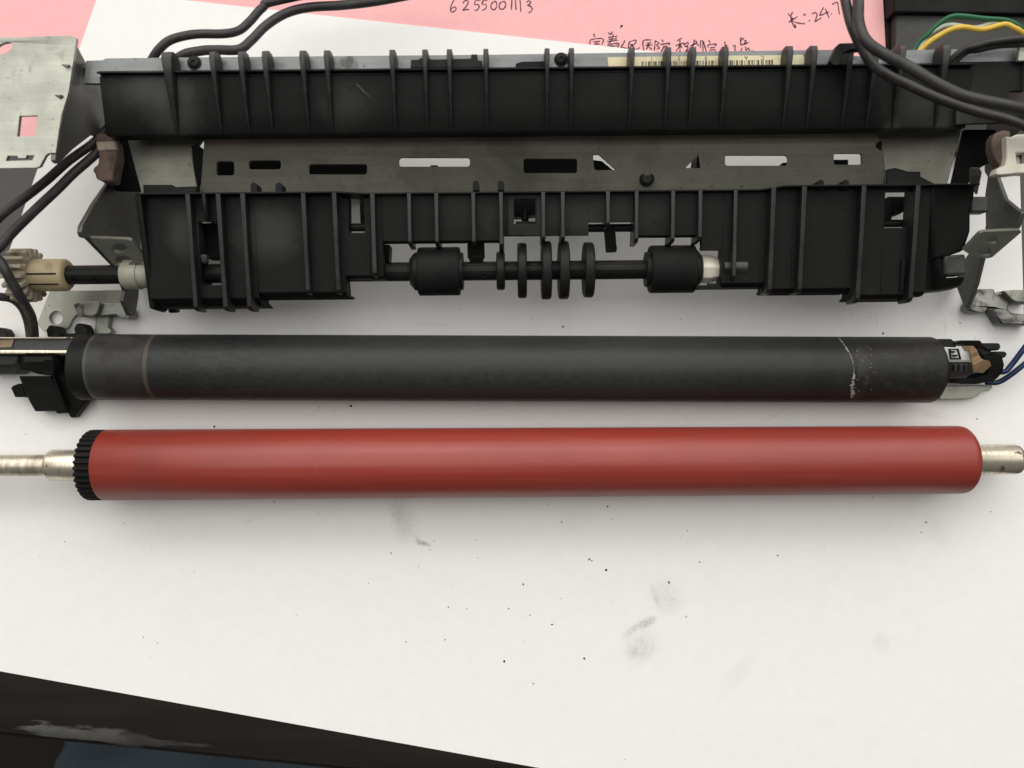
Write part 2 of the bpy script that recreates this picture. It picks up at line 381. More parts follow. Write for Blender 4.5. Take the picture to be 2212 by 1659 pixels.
# ------------------------------------------------------------------ paper sheets and handwriting
def sheet(name, pts, z, t, mat, label):
    m = MB(); m.slab([[W(x, y, z) for x, y in pts]], t); return tag(m.build(name, M[mat]), label, 'paper')
sheet('pink_sheet', [(-420, -420), (326, -420), (326, 328), (-420, 322)], .12, .1, 'pink', 'pink sheet in the upper left corner showing through the bracket holes')
pk = sheet('pink_sheet', [(330, -430), (1885, -430), (1916, 160), (1930, 470), (330, 470)], .14, .12, 'pink', 'pink sheet with purple handwriting behind the black ribbed guide')
sheet('white_sheet', [(214.6, -19.5), (397, 0), (1451, 116), (2196, 198), (2203, 370), (2214, 760), (2240, 1700), (1390, 1699), (1165, 1659), (0, 1450), (-320, 1392), (-146, 1020)], .28, .12, 'paper', 'large white sheet with toner specks under the rollers')
Z3 = lambda p: (p[0]*.248+987.4, p[1]*.248)
Z4 = lambda p: (p[0]*.19842+1426.2, p[1]*.19842)
ink = MB()
def strokes(T, L, wd=.42):
    for l in L:
        q = []
        pts = [Vector((*T(p), 0)) for p in l]
        if len(pts) == 2: pts.insert(1, (pts[0]+pts[1])/2+Vector((random.uniform(-.6, .6), random.uniform(-.6, .6), 0)))
        P = [2*pts[0]-pts[1]]+pts+[2*pts[-1]-pts[-2]]
        for i in range(1, len(P)-2):
            for k in range(5):
                t = k/5; a, b, c, d = P[i-1:i+3]
                q.append(.5*((2*b)+(c-a)*t+(2*a-5*b+4*c-d)*t*t+(3*b-a-3*c+d)*t**3))
        q.append(pts[-1])
        ink.ribbon([W(p.x, p.y, .155) for p in q], wd)
strokes(Z3, [  # 6255001113
 [(-25,-2),(-45,35),(-58,70),(-52,100),(-30,102),(-10,82),(-14,64),(-32,62),(-52,80)],
 [(52,28),(66,8),(88,4),(96,22),(80,55),(52,88),(78,84),(104,82)],
 [(160,4),(152,40),(180,38),(192,58),(178,84),(150,92)], [(162,2),(205,-2)],
 [(226,4),(218,36),(246,36),(256,56),(242,80),(216,90)], [(228,2),(268,-2)],
 [(322,12),(302,30),(294,62),(310,84),(334,76),(346,44),(338,16),(322,12)],
 [(398,12),(374,30),(366,58),(380,80),(408,74),(424,44),(414,16),(398,12)],
 [(478,-2),(475,40),(472,86)], [(508,0),(510,40),(514,86)], [(548,0),(552,50),(556,102)],
 [(604,20),(622,8),(640,14),(634,34),(614,46),(640,56),(654,80),(640,104),(622,110)]])
strokes(Z3, [[(1188,292),(1194,306),(1198,322)], [(1158,388),(1166,346),(1270,338),(1262,388)], [(1184,364),(1246,358)], [(1190,386),(1242,382)], [(1214,362),(1212,386)],
 [(1318,282),(1332,300),(1350,288)], [(1352,274),(1336,300)], [(1316,326),(1396,316)], [(1320,343),(1392,336)], [(1308,362),(1400,352)], [(1362,296),(1345,345),(1312,400)],
 [(1334,418),(1340,386),(1406,380),(1400,414)], [(1340,402),(1398,396)],
 [(1462,350),(1448,380),(1428,410),(1452,414),(1478,428)],
 [(1502,360),(1494,392),(1488,424)], [(1502,364),(1558,350),(1544,386),(1506,388)], [(1490,424),(1528,396)], [(1520,386),(1540,416),(1560,432),(1592,414)],
 [(1692,348),(1622,356),(1626,442)], [(1650,376),(1692,370)], [(1642,396),(1702,390)], [(1672,376),(1646,432)], [(1664,402),(1698,432)],
 [(1726,350),(1722,396),(1718,442)], [(1726,356),(1758,376),(1738,396),(1762,416),(1738,430)], [(1780,345),(1796,366)], [(1770,388),(1850,376),(1842,392)], [(1792,406),(1832,400)], [(1806,406),(1776,456)], [(1820,404),(1834,446),(1852,450)],
 [(1424,222),(1434,230),(1440,226),(1432,220),(1424,228)], [(1428,232),(1430,242)]])
strokes(Z4, [[(236,415),(206,430),(180,446)], [(168,497),(252,470)], [(214,436),(216,500),(214,578)], [(214,492),(174,556)], [(218,492),(240,520)], [(262,466),(262,486),(302,460),(296,500),(264,504)], [(280,500),(304,520),(278,560),(304,548)],
 [(324,502),(392,470)], [(372,430),(364,480),(338,522)], [(386,440),(404,482),(420,500)],
 [(432,452),(462,444),(464,500),(466,578)], [(438,452),(436,520)], [(470,450),(484,500),(506,580)], [(530,434),(546,466)], [(520,516),(524,490),(606,480),(600,500)], [(540,522),(596,512)], [(534,548),(602,540)], [(560,578),(612,556)], [(634,560),(636,580)],
 [(706,450),(704,480),(716,520)], [(700,500),(730,490)], [(790,502),(816,498),(812,540),(824,556)],
 [(892,412),(874,420),(878,484)], [(876,440),(912,414)], [(872,492),(968,462)], [(922,436),(916,486)], [(936,436),(934,480)], [(892,520),(880,560),(908,572)], [(928,508),(936,548),(962,524),(976,578)], [(994,548),(1012,562),(1012,580)],
 [(1392,150),(1424,186),(1446,212),(1398,242)], [(1442,130),(1422,176),(1432,236),(1456,286),(1474,300),(1464,262)], [(1494,180),(1460,204),(1428,226),(1500,250),(1578,260)],
 [(1562,170),(1572,156),(1588,162)], [(1616,226),(1634,222)], [(1652,152),(1682,138),(1706,152),(1700,190),(1686,236),(1718,216),(1754,194)],
 [(1778,80),(1756,122),(1736,168),(1790,148),(1834,128)], [(1794,92),(1816,140),(1838,192)], [(1860,148),(1870,156)], [(1872,48),(1926,26),(1940,90),(1952,156)]])
ink.build('handwriting', M['ink'], pk)

# ------------------------------------------------------------------ toner specks on the white sheet
def specks():
    m = MB()
    Z6 = lambda x, y: (x*.3472+768, y*.3472+1042)
    L = [(*Z6(x, y), r) for x, y, r in [(1200,142,.22),(1568,150,.3),(1283,246,.26),(1593,230,.2),(745,358,.2),(463,420,.2),(490,365,.25),(760,470,.14),(778,516,.15),(393,522,.16),(80,628,.18),
        (1455,478,.45),(1470,488,.25),(1560,546,.4),(1043,635,.34),(1950,625,.42),(2142,496,.32),(577,778,.26),(693,787,.2),(953,785,.28),(1085,826,.3),(1222,884,.36),(2057,835,.3),(557,980,.26),(316,992,.2),(925,1113,.42),(1422,1096,.42),(1106,1252,.26),(1281,723,.2),(220,440,.25),(2065,300,.2)]]
    L += [(463,922,.5),(593,1084,.2),(687,1110,.18),(340,1389,.22),(56,938,.2),(1216,706,.35),(1445,1257,.36),(690,878,.2),(758,877,.4),(725,889,.15),(1560,934,.2),(2000,1128,.25),(2155,1010,.3),(2140,1105,.25),(2072,855,.3),(2130,670,.2),(1908,720,.35),(2074,698,.3),(26,805,.22),(1700,990,.2),(905,990,.2),
          (1990,1150,.25),(1885,1075,.2),(1680,1200,.25),(268,1130,.18),(420,1235,.16),(640,1330,.18),(310,1376,.2),(1150,688,.2),(995,668,.16),(2092,945,.3),(2110,905,.25),(1350,1640,.15),(1470,690,.2),(1530,740,.2),(1780,1180,.18),(140,1170,.2)]
    for _ in range(230):
        L.append((random.uniform(5, 2200), random.uniform(640, 1440), random.choice((.05,.06,.07,.09,.12))))
    for _ in range(70): L.append((random.gauss(2010, 130), random.gauss(690, 60), random.choice((.06,.08,.12))))
    for _ in range(50): L.append((random.uniform(100, 2100), random.gauss(905, 12), random.choice((.06,.08,.11))))
    for x, y, r in L:
        if y > 1420+.179*x: continue
        c = W(x, y, .285); n = 6; el = random.uniform(.5, 1.); a0 = random.uniform(0, 3)
        vs = []
        for k in range(n):
            a = 2*math.pi*k/n; u = r*random.uniform(.7, 1.2); p = Vector((math.cos(a)*u, math.sin(a)*u*el, 0)); p.rotate(Matrix.Rotation(a0, 3, 'Z')); vs.append(c+p)
        vs.append(c+Vector((0, 0, r*.6))); m.add(vs, [(k, (k+1) % n, n) for k in range(n)]+[tuple(range(n-1, -1, -1))])
    tag(m.build('toner_specks', M['toner']), kind='stuff')
specks()

# ------------------------------------------------------------------ red pressure roller
def roller():
    r = thing('pressure_roller', (4, -22.5, .3), 'glossy red rubber roller with steel shaft ends nearest the front', 'roller')
    a = W(0, 1005.5, 10.1); b = W(2212, 992, 10.1); d = (b-a).normalized()
    at = lambda x: a+d*((x-a.x)/d.x)
    def L(x0, prof): return MB().lathe(at(x0), at(x0+10), prof, 96)
    x0, x1 = -112.2, 125.6; ln = x1-x0
    L(x0, [(0, 3), (0, 9.45), (.25, 9.72), (60, 9.66), (120, 9.55), (180, 9.44), (ln-2.2, 9.34), (ln-1.1, 9.1), (ln-.4, 8.5), (ln, 7.6), (ln, 3)]).build('rubber_sleeve', M['red'], r, smooth=50)
    g = MB(); n = 34; vs = []; prof = []
    for k in range(n):
        for f, rr in ((0, 8.85), (.22, 8.85), (.36, 9.72), (.72, 9.72), (.86, 8.85)): prof.append((2*math.pi*(k+f)/n, rr))
    u = d.cross(Vector((0, 0, 1))).normalized(); v = d.cross(u); N = len(prof)
    for t, sc in ((-116.6, .955), (-116.1, 1), (-112.15, 1)):
        vs += [at(t)+(u*math.cos(q)+v*math.sin(q))*rr*sc for q, rr in prof]
    fs = [(j*N+i, j*N+(i+1) % N, (j+1)*N+(i+1) % N, (j+1)*N+i) for j in range(2) for i in range(N)]+[tuple(range(N-1, -1, -1)), tuple(range(2*N, 3*N))]
    g.add(vs, fs).build('gear', M['rubber'], r, .08, smooth=30)
    L(-127.6, [(0, 3.0), (0, 3.9), (.7, 4.3), (11.2, 4.3)]).build('collar', M['steel'], r, smooth=30)
    L(-175, [(0, 2.3), (.6, 2.9), (47.6, 2.9)]).build('shaft_end', M['dull_steel'], r)
    s = L(125.4, [(0, 5.2), (.8, 4.7), (2.2, 4.12), (13.2, 4.12), (14.1, 3.9), (14.7, 3.3), (14.8, 2.2)]); s.build('shaft_end', M['steel'], r, smooth=40)
roller()

# ------------------------------------------------------------------ black film sleeve unit
def film_unit():
    r = thing('film_unit', (0, 4, .3), 'long black heating film tube with clips at both ends', 'fuser film')
    zc = 9.5; a = W(250, 793, zc); b = W(2000, 799, zc); d = (b-a).normalized()
    at = lambda x, dz=0: a+d*((x-a.x)/d.x)+Vector((0, 0, dz))
    rr = 9.12
    sl = MB().lathe(at(-114.4), at(0), [(0, 8.3), (0, rr), (60, rr), (130, rr), (200, rr), (229.8, rr), (230.6, rr-.3), (230.6, 8.3)], 96).build('film_sleeve', M['film'], r, smooth=50)
    # crease in the coating, flaking white
    m = MB(); u = d.cross(Vector((0, 0, 1))).normalized(); v = d.cross(u)
    path = [(1811,728),(1820,740),(1829,755),(1837,768),(1842,783),(1844,795),(1845,807),(1845,815),(1842,825),(1841,838),(1842,850),(1839,862)]
    wd = [.2,.25,.32,.2,.12,.08,.25,.62,.45,.85,.8,.5]
    q = []
    for i in range(len(path)-1):
        for k in range(7):
            t = k/7; q.append((path[i][0]*(1-t)+path[i+1][0]*t, path[i][1]*(1-t)+path[i+1][1]*t, wd[i]*(1-t)+wd[i+1]*t))
    def onfilm(px, py, rad):
        cy = 793+(px-250)*6/1750; s = max(-.97, min(.97, (cy-py)*(CH-zc-6)/FP/rad)); z = zc+rad*math.sqrt(1-s*s)
        p = W(px, py, z); c = at(p.x); return c+Vector((0, s*rad, rad*math.sqrt(1-s*s)))
    vs = []; fs = []
    for px, py, ww in q:
        w1 = ww*random.uniform(.2, .9); w2 = ww*random.uniform(.2, .9); p = onfilm(px+random.uniform(-1, 1), py, rr+.03)
        vs += [p-d*w1, p+d*w2]
    for i in range(len(q)-1):
        if random.random() < .8: fs.append((2*i, 2*i+1, 2*i+3, 2*i+2))
    m.add(vs, fs)
    for _ in range(30):
        px, py = random.choice(((random.gauss(1858, 14), random.gauss(765, 22)), (1846+random.gauss(0, 4), random.gauss(835, 18)), (1881+random.gauss(0, .8), random.uniform(745, 850))))
        if not 730 < py < 862: continue
        p = onfilm(px, py, rr+.03); s = random.uniform(.05, .18); p2 = onfilm(px, py+2, rr+.03); t = (p2-p).normalized()*s
        m.add([p-d*s, p+t, p+d*s*.8, p-t], [(0, 1, 2, 3)])
    m.build('crease', M['flake'], sl)
    # left end
    MB().lathe(at(-119.3), at(0), [(0, 3), (0, 8.6), (.5, 9.15), (4.6, 9.15), (5.0, 8.9)], 64).build('end_flange', M['black'], r, smooth=40)
    m = MB(); m.slab([[W(112,800,9), W(140,790,9), W(190,855,5), W(187,866,5), W(160,903,3), W(151,902,3), W(140,880,4), W(118,812,8)]], 3.0); m.build('flange_tail', M['black'], r, .4)
    m = MB(); m.box(-160, -119.2, Y(763, 14), Y(729, 14), 5, 13.6); m.build('stay_bar', M['dark_grey'], r, .3)
    m = MB(); m.box(-160, -120, Y(764, 15), Y(755.5, 15), 5, 14.8); m.build('stay_edge', M['steel'], r, .3)
    m = MB(); m.box(-160, -119, Y(731.5, 15), Y(728, 15), 5, 14.8); m.build('stay_edge', M['steel'], r, .3)
    m = MB(); m.slab([[W(-8,735,14), W(30,733,14), W(24,750,14), W(-8,751,14)]], .35); m.build('stain_patch', M['bronze'], r)
    m = MB(); m.slab([[W(-40,766,10), W(44,766,10), W(46,788,9.5), W(34,808,7), W(-40,810,7)]], 6); m.slab([[W(-30,768,12), W(38,768,12), W(36,786,11.6), W(-30,788,11.6)]], 4); m.build('terminal_block', M['dark_grey'], r, .5)
    m = MB(); m.slab([[W(44,766,13), W(119,766,13), W(128,790,12), W(112,812,9), W(82,808,9), W(60,800,9), W(46,800,9)]], 7)
    m.slab([[W(50,770,14.5), W(112,770,14.5), W(112,782,14.5), W(50,782,14.5)]], 3); m.slab([[W(95,776,15.5), W(116,776,15.5), W(116,806,13), W(100,806,13)]], 3); m.build('end_holder', M['black'], r, .4)
    m = MB(); m.slab([[W(39,812,9), W(108,812,9), W(138,878,6), W(133,893,5), W(122,894,5), W(118,888,5.5), W(75,889,5), W(63,868,6)]], 5); m.build('clip_block', M['black'], r, .5)
    m = MB(); m.slab([[W(112,812,10), W(120,822,9.6), W(142,880,6.5), W(135,894,6)]], 5.6); m.build('clip_rib', M['black'], r, .3)
    m = MB(); m.slab([[W(23,838,6), W(30,832,6), W(42,828,6), W(58,858,5), W(32,858,5)]], 3.5); m.build('knob', M['black'], r, .5)
    for px, py in ((114, 713), (174, 709), (0, 718)):
        MB().slab([[W(px+a, py+b, 6.5) for a, b in ((-15,0),(-10,-9),(-3,-11),(8,-8),(15,3),(15,15),(-12,15))]], 4).build('peg', M['black'], r, .35)
    m = MB(); m.slab([[W(120,722,5), W(190,718,5), W(190,735,5), W(120,735,5)]], 3); m.build('ledge', M['black'], r, .3)
    # right end
    m = MB(); m.lathe(at(116.2), at(150), [(0, 7.6), (1.2, 7.4), (1.2, 4)], 48); m.slab([[W(2026,732,12), W(2056,732,12), W(2066,742,12), W(2066,752,12), W(2026,752,12)]], 8); m.build('end_flange', M['black'], r, .3)
    m = MB(); m.slab([[W(2040,749.5,14.2), W(2094,752,14.2), W(2100,779,13.6), W(2046,778,13.6)]], 1.6); ce = m.build('heater_tip', M['ceramic'], r, .15)
    m = MB()
    m.slab([[W(2050,753,14.5), W(2071,753,14.5), W(2077,776,14), W(2053,776,14)], [W(2054,755,14.5), W(2068,755,14.5), W(2073,773,14), W(2056,773,14)]], .4)
    m.slab([[W(2055,758,14.5), W(2063,758,14.5), W(2063,762,14.5), W(2055,762,14.5)]], .4); m.slab([[W(2058,766,14.4), W(2068,766,14.4), W(2069,770,14.4), W(2059,770,14.4)]], .4); m.build('contact_mark', M['toner'], ce)
    m = MB(); m.slab([[W(2046,781,13), W(2098,781,13), W(2104,792,12.6), W(2104,806,12), W(2085,816,11), W(2052,818,10)]], 6)
    for x in (2062, 2074, 2086): m.slab([[W(x,786,14), W(x+6,786,14), W(x+6,803,13), W(x,803,13)]], 3)
    m.build('connector_body', M['dark_grey'], r, .35)
    m = MB(); m.slab([[W(2062,742,13), W(2076,735,14), W(2118,735,14), W(2132,752,14), W(2150,764,13), W(2165,766,12), W(2170,788,11), W(2166,806,10), W(2150,822,8), W(2110,830,7), W(2070,826,7), W(2062,820,7),
                      W(2066,812,7), W(2104,818,8), W(2136,808,10), W(2138,790,12), W(2122,768,13), W(2106,746,13), W(2080,745,13)]], 6.5); m.build('connector_shell', M['black'], r, .4)
    m = MB(); m.slab([[W(2104,806,7), W(2150,800,7), W(2150,824,6), W(2104,826,6)]], 4); m.build('shell_base', M['black'], r, .3)
    m = MB(); m.slab([[W(2124,741,11), W(2160,741,11), W(2163,750,11), W(2158,757,11), W(2126,757,11)]], 4); m.slab([[W(2148,759,9), W(2172,759,9), W(2177,764,9), W(2172,773,9), W(2148,773,9)]], 4); m.build('shell_tab', M['black'], r, .4)
    m = MB(); st = [(2080,748,14.6),(2103,747,15.4),(2112,757,16.6),(2116,768,16),(2122,776,17.4),(2138,780,16.8),(2142,790,15.2)]
    ed = [(2083,757,14.2),(2094,758,15),(2096,764,16),(2098,776,15.4),(2102,788,16.8),(2104,802,16.2),(2124,806,14.6)]
    vs = [W(*p) for p in st]+[W(*p) for p in ed]; n = len(st); vs += [p-Vector((0, 0, .8)) for p in vs]
    fs = [(i, i+1, n+i+1, n+i) for i in range(n-1)]; fs += [tuple(k+2*n for k in reversed(f)) for f in fs]; bd = list(range(n))+list(range(2*n-1, n-1, -1))
    fs += [(bd[i], bd[(i+1) % len(bd)], bd[(i+1) % len(bd)]+2*n, bd[i]+2*n) for i in range(len(bd))]
    m.add(vs, fs).build('contact_spring', M['bronze'], r, .15)
    m = MB(); m.slab([[W(2030,834,3), W(2110,832,3), W(2142,831,3), W(2144,838,3), W(2136,845,3), W(2126,845,3), W(2118,849,3), W(2110,857,3), W(2098,862,3), W(2030,863,3)]], 1.0); m.build('metal_tab', M['metal'], r, .2)
    return r
film_unit()
def wire(name, pts, r, mat, label, cat='wire', group=None, f=W):
    m = MB(); m.tube([f(*p) for p in pts], r, 12); return tag(m.build(name, M[mat], smooth=80), label, cat, group)
wire('blue_wire', [(2140,800,8),(2169,803,8),(2185,788,8),(2211,754,9),(2260,690,9)], .75, 'blue', 'upper of the two blue wires leaving the black connector')
wire('blue_wire', [(2130,826,5),(2155,826,5),(2180,812,6),(2211,788,7),(2270,740,7)], .75, 'blue', 'lower of the two blue wires leaving the black connector')

# ------------------------------------------------------------------ fuser frame
FR = thing('fuser_frame', (0, 0, 0), 'open fuser frame of black ribbed guides, steel plates and roller shaft', 'fuser frame')
FR.rotation_euler = (0, 0, FA)
YZ = lambda L: [(Y(py, z), z) for py, z in L]
# -- upper guide
def upper_guide():
    x0, x1 = X(221, 35), X(2108, 35)
    m = MB(); prof = [(145,35.4),(146.5,36.7),(150.5,36.5),(152,35.0),(155,34.4),(158,35.1),(170,34.9),(230,33.4),(280,32.0),(287,31.4),(288,30.2)]
    top = YZ(prof); bot = [(Y(288, 30.2)-.0, 27.0), (Y(288, 30.2)+1.2, 27.0), (Y(275, 31), 29.6), (Y(150, 33), 32.6), (Y(145, 33), 32.6)]
    m.px(x0, x1-.1, top+bot); g = m.build('upper_guide', M['guide'], FR, .5)
    b = MB(); b.tube([(x0+.6, Y(156.6,34.9), 34.95), (0, Y(156.6,34.9), 34.95), (x1-8, Y(156.6,34.9), 34.95)], .3, 8); b.build('lip_edge', M['rib'], g)
    xs = [(365,2.0),(464,1.2),(526,1.2),(578,1.2),(659,1.15),(711.5,1.1),(853,1.05),(924,1.0),(977,1.0),(1056,.95),(1189,.95),(1242,.95),(1373,.98),(1452,1.0),(1506,1.0),(1576,1.05),(1715,1.15),(1768,1.15),(1846,1.2),(1901,1.2),(1959,1.25),(2054,1.5)]
    me = None
    for px, k in xs:
        if me is None:
            b = MB(); b.loft([(0, Y(103.5,37), 36.6, 34.5, .55, .6), (0, Y(106,38), 38.2, 34.2, .62, .72), (0, Y(118,38.6), 38.6, 33.5, .62, .78), (0, Y(150,37.8), 37.6, 33, .5, .8), (0, Y(200,36), 35.9, 32.5, .36, .7), (0, Y(250,33.5), 33.8, 31.5, .24, .45), (0, Y(284,31.9), 32.1, 31, .14, .25)])
            o = b.build('rib', M['rib'], g, .22); me = o.data
        else:
            o = bpy.data.objects.new('rib', me); COL.objects.link(o); o.parent = g
            mm = o.modifiers.new('bevel', 'BEVEL'); mm.width = .18*S; mm.segments = 2; mm.limit_method = 'ANGLE'; mm.angle_limit = R(35)
        o.location.x = X(px, 38.6)*S; o.scale.x = k
    # scuffs on the guide face
    m = MB()
    def face(px, py): z = 35.0+(py-170)*(32.0-35.0)/110+.03; return WF(px, py, z)
    for pts, wd in (([(771,181),(786,195),(804,211),(818,226),(836,248)], .7), ([(744,191),(754,198),(760,206),(759,223),(747,238)], .35), ([(617,226),(619,236),(616,243),(622,245)], .3), ([(765,240),(785,236),(800,230)], .25), ([(232,277),(240,277),(246,278)], .35)):
        q = []
        for a, b in zip(pts, pts[1:]):
            for k in range(6): q.append((a[0]+(b[0]-a[0])*k/6, a[1]+(b[1]-a[1])*k/6))
        q = [face(x, y+.0095*0) for x, y in q]; r_ = MB(); r_.ribbon([FRI @ p for p in q], wd); r_.v = [FROT @ v for v in r_.v]; r_.build('scuff', M['chalk'], g)
    return g
upper_guide()
# -- top plate with its label, screws and clip
m = MB(); z = 33.2
m.slab([[WF(x, y, z) for x, y in [(186,131),(222,130),(228,126),(400,124),(1060,118),(1400,113),(1798,107.5),(1812,129.5),(1905,129),(1915,109),(2208,104),(2208,180),(181,180),(182,168)]]], 1.2)
m.box(X(190, 30), X(2200, 30), Y(138, 32), Y(138, 32)+1.2, 25, 31.9)
m.build('top_plate', M['plate'], FR, .25)
lb = MB(); lb.slab([[WF(x, y, z+.12) for x, y in [(1312,123.5),(1735,118.5),(1742,142),(1315,147)]]], .11); LBL = lb.build('barcode_label', M['label'], FR, label='cream barcode label stuck upside down on the top plate')
b = MB(); x = 1386.0
while x < 1668:
    wdt = random.choice((1.2, 1.2, 2.2, 3.6)); y = 132.5-(x-1386)*.0118
    b.slab([[WF(x, y, z+.16), WF(x+wdt, y, z+.16), WF(x+wdt, y+13, z+.16), WF(x, y+13, z+.16)]], .04); x += wdt+random.choice((1.4, 2.2, 3.6))
b.build('barcode', M['print'], LBL)
def text(body, px, py, z, size, parent, mat, rot=math.pi, f=WF):
    c = bpy.data.curves.new('t', 'FONT'); c.body = body; c.size = size; c.align_x = 'CENTER'; c.align_y = 'CENTER'; c.resolution_u = 3
    t = bpy.data.objects.new('t', c); COL.objects.link(t)
    me = bpy.data.meshes.new_from_object(t.evaluated_get(bpy.context.evaluated_depsgraph_get()))
    bpy.data.objects.remove(t); p = f(px, py, z); mt = Matrix.Rotation(rot, 3, 'Z')
    vs = [mt @ v.co+p for v in me.vertices]; fs = [tuple(q.vertices) for q in me.polygons]; bpy.data.meshes.remove(me)
    mb = MB().add(vs, fs); o = mb.build('lettering', M[mat], parent); return o
for ch, px in zip('CA00311', (1647,1612,1555,1525,1467,1437,1408)): text(ch, px, 126.6-(px-1408)*.0115, z+.17, 1.35, LBL, 'print')
text('000', 604, 139.5, z+.05, 1.7, FR, 'stamp'); text('XO', 748, 138, z+.05, 1.7, FR, 'stamp')
for px, py in ((420, 136), (1212, 129)):
    c = WF(px, py, 33.2); MB().lathe(c, c+Vector((0, 0, 1)), [(0, 1.75), (.2, 1.75), (.2, 1.4), (.45, 1.35), (.7, 1.05), (.75, .6), (.4, .55), (.4, 0.01)], 24).build('screw', M['black'], FR, smooth=40)
m = MB(); m.slab([[WF(x, y, 35.2) for x, y in [(887,129),(905,128),(907,125),(925,125),(932,128),(1017,126),(1018,117),(1031,117),(1031,131),(1041,131),(1041,146),(887,147)]]], 2.2); m.build('clip', M['black'], FR, .2)
m = MB(); m.slab([[WF(x, y, 34.2) for x, y in [(1114,137),(1126,133),(1180,132),(1180,148),(1114,148)]]], 1.1); m.build('latch_tab', M['rubber'], FR, .2)
# hook that carries the cables, and the frame's right end panel
m = MB(); m.slab([[WF(x, y, 40) for x, y in [(1793,132),(1806,100),(1814,93),(1850,92),(1874,94),(1874,106),(1840,106),(1824,114),(1814,140),(1800,140)]]], 2.2); m.build('cable_hook', M['black'], FR, .4)
m = MB(); m.slab([[WF(2064,134,34), WF(2235,131,34), WF(2235,262,34), WF(2066,268,34)], rrect(2180, 196, 2222, 222, 2, 34)[::-1]], 1.2); m.build('end_panel', M['guide'], FR, .3)
m = MB(); m.slab([[WF(2203,96,36), WF(2235,95,36), WF(2235,132,36), WF(2199,132,36)]], 1.2); m.build('end_tab', M['metal'], FR, .2)

# -- inner steel plates
zb = lambda py: 24.5+(py-322)*(19.0-24.5)/88
m = MB(); zi = 21.5
m.slab([[WF(x, y, zi) for x, y in [(270,283),(2080,268),(2046,400),(1916,402),(1906,330),(1903,318),(1899,306),(1893,287),(441,299),(430,314),(412,316),(424,400),(428,418),(306,420)]]], 1.0)
m.build('back_plate', M['inner'], FR, .2)
m = MB()
out = [WF(x, y, zz) for x, y, zz in ((432,321,25), (1896,309,25))]+[WF(1903,316,24.6), WF(1916,404,19.2), WF(432,418,18.6)]
m.slab([[WF(441,297,23.0), WF(1893,283,23.0), WF(1897,309,25), WF(440,322,25)]], .9)
out = [WF(436,322,25), WF(1897,309,25), WF(1903,322,24.5), WF(1917,408,19), WF(431,422,18.4)]
zz = lambda py: 25-(py-316)*.066
holes = [rrect(467,348,506,379,6,zz), rrect(537,346,607,366,6,zz), rrect(667,354,793,377,6,zz), rrect(862,340,1015,360,6,zz), rrect(1131,342,1247,374,6,zz),
         [WF(x, y, zz(y)) for x, y in ((1281,333.5),(1294,333.5),(1332,367),(1288,368),(1283,364))], [WF(x, y, zz(y)) for x, y in ((1511,332),(1515,363),(1480,363))],
         rrect(1566,335,1702,358,6,zz), rrect(1801,331,1862,356,5,zz)]
m.slab([out]+[h[::-1] for h in holes], .9)
m.build('slotted_plate', M['inner'], FR, .35)
c = WF(1397, 385.5, 20.3); MB().lathe(c-Vector((0, 0, 1)), c, [(0, 2.0), (1.5, 1.9), (1.9, 1.45), (1.9, 1.4), (1.6, 1.2), (1.6, 0.01)], 24).build('rivet', M['black'], FR, smooth=40)
ADDED_BLOCKS = [[(a0,p0,12),(a1,p0,12),(a1,p1,12),(a0,p1,12)] for a0, a1, p0, p1 in ((400,835,322,400),(1112,1262,322,400),(1730,1832,345,400))]
ADDED_BLOCKS += [[(1276,345,14),(1300,348,14),(1345,385,14),(1276,385,14)], [(1508,320,14),(1540,320,14),(1540,385,14),(1502,385,14)], [(930,357,16),(945,357,16),(949,362,16),(949,380,16),(930,380,16)], [(1690,352,16),(1706,350,16),(1706,380,16),(1686,380,16)]]
for L in ADDED_BLOCKS:   # black blocks added behind the slots so they look dark
    MB().slab([[WF(*q) for q in L]], 8).build('added_slot_backing', M['rubber'], FR)
for L in ([(412,314,26),(424,311,26.5),(440,322,25),(434,400,20),(424,404,20)], [(1892,316,25),(1900,304,26.5),(1907,304,26),(1904,330,24)]):
    MB().slab([[WF(*q) for q in L]], 3).build('plate_end', M['rubber'], FR, .3)
m = MB(); m.slab([[WF(1914,366,22), WF(1935,362,22), WF(1962,370,22), WF(1990,370,22), WF(1988,380,22), WF(2030,402,22), WF(1918,404,22)]], 2); m.build('guide_tongue', M['black'], FR, .3)

# -- side plates, front flanges, feet
SX = -107.0; RXX = 127.6
def side(sx, prof, name, mat):
    m = MB(); m.px(sx-.6, sx+.6, YZ(prof)); return m.build(name, M[mat], FR, .25)
side(SX, [(82,35.5),(100,36.3),(322,44.8),(338,45),(345,43.5),(313,36.8),(283,28),(292,19),(388,19.4),(430,26.7),(478,33),(492,33.6),(504,32.6),(507,30),(567,16),(620,10),(642,11.5),(674,7.7),(676,4.5),(634,2.2),(560,.6),(178,.6),(152,28),(134,29.5)], 'side_plate', 'side')
side(RXX, [(120,36),(260,36),(300,30),(385,22),(440,26),(470,33),(500,31),(508,30),(566,15.5),(628,12),(676,7.5),(676,6),(668,6),(618,1.6),(565,7.5),(552,10),(508,17),(496,17.4),(432,17.2),(392,18.5),(380,17),(120,20)], 'side_plate', 'side')
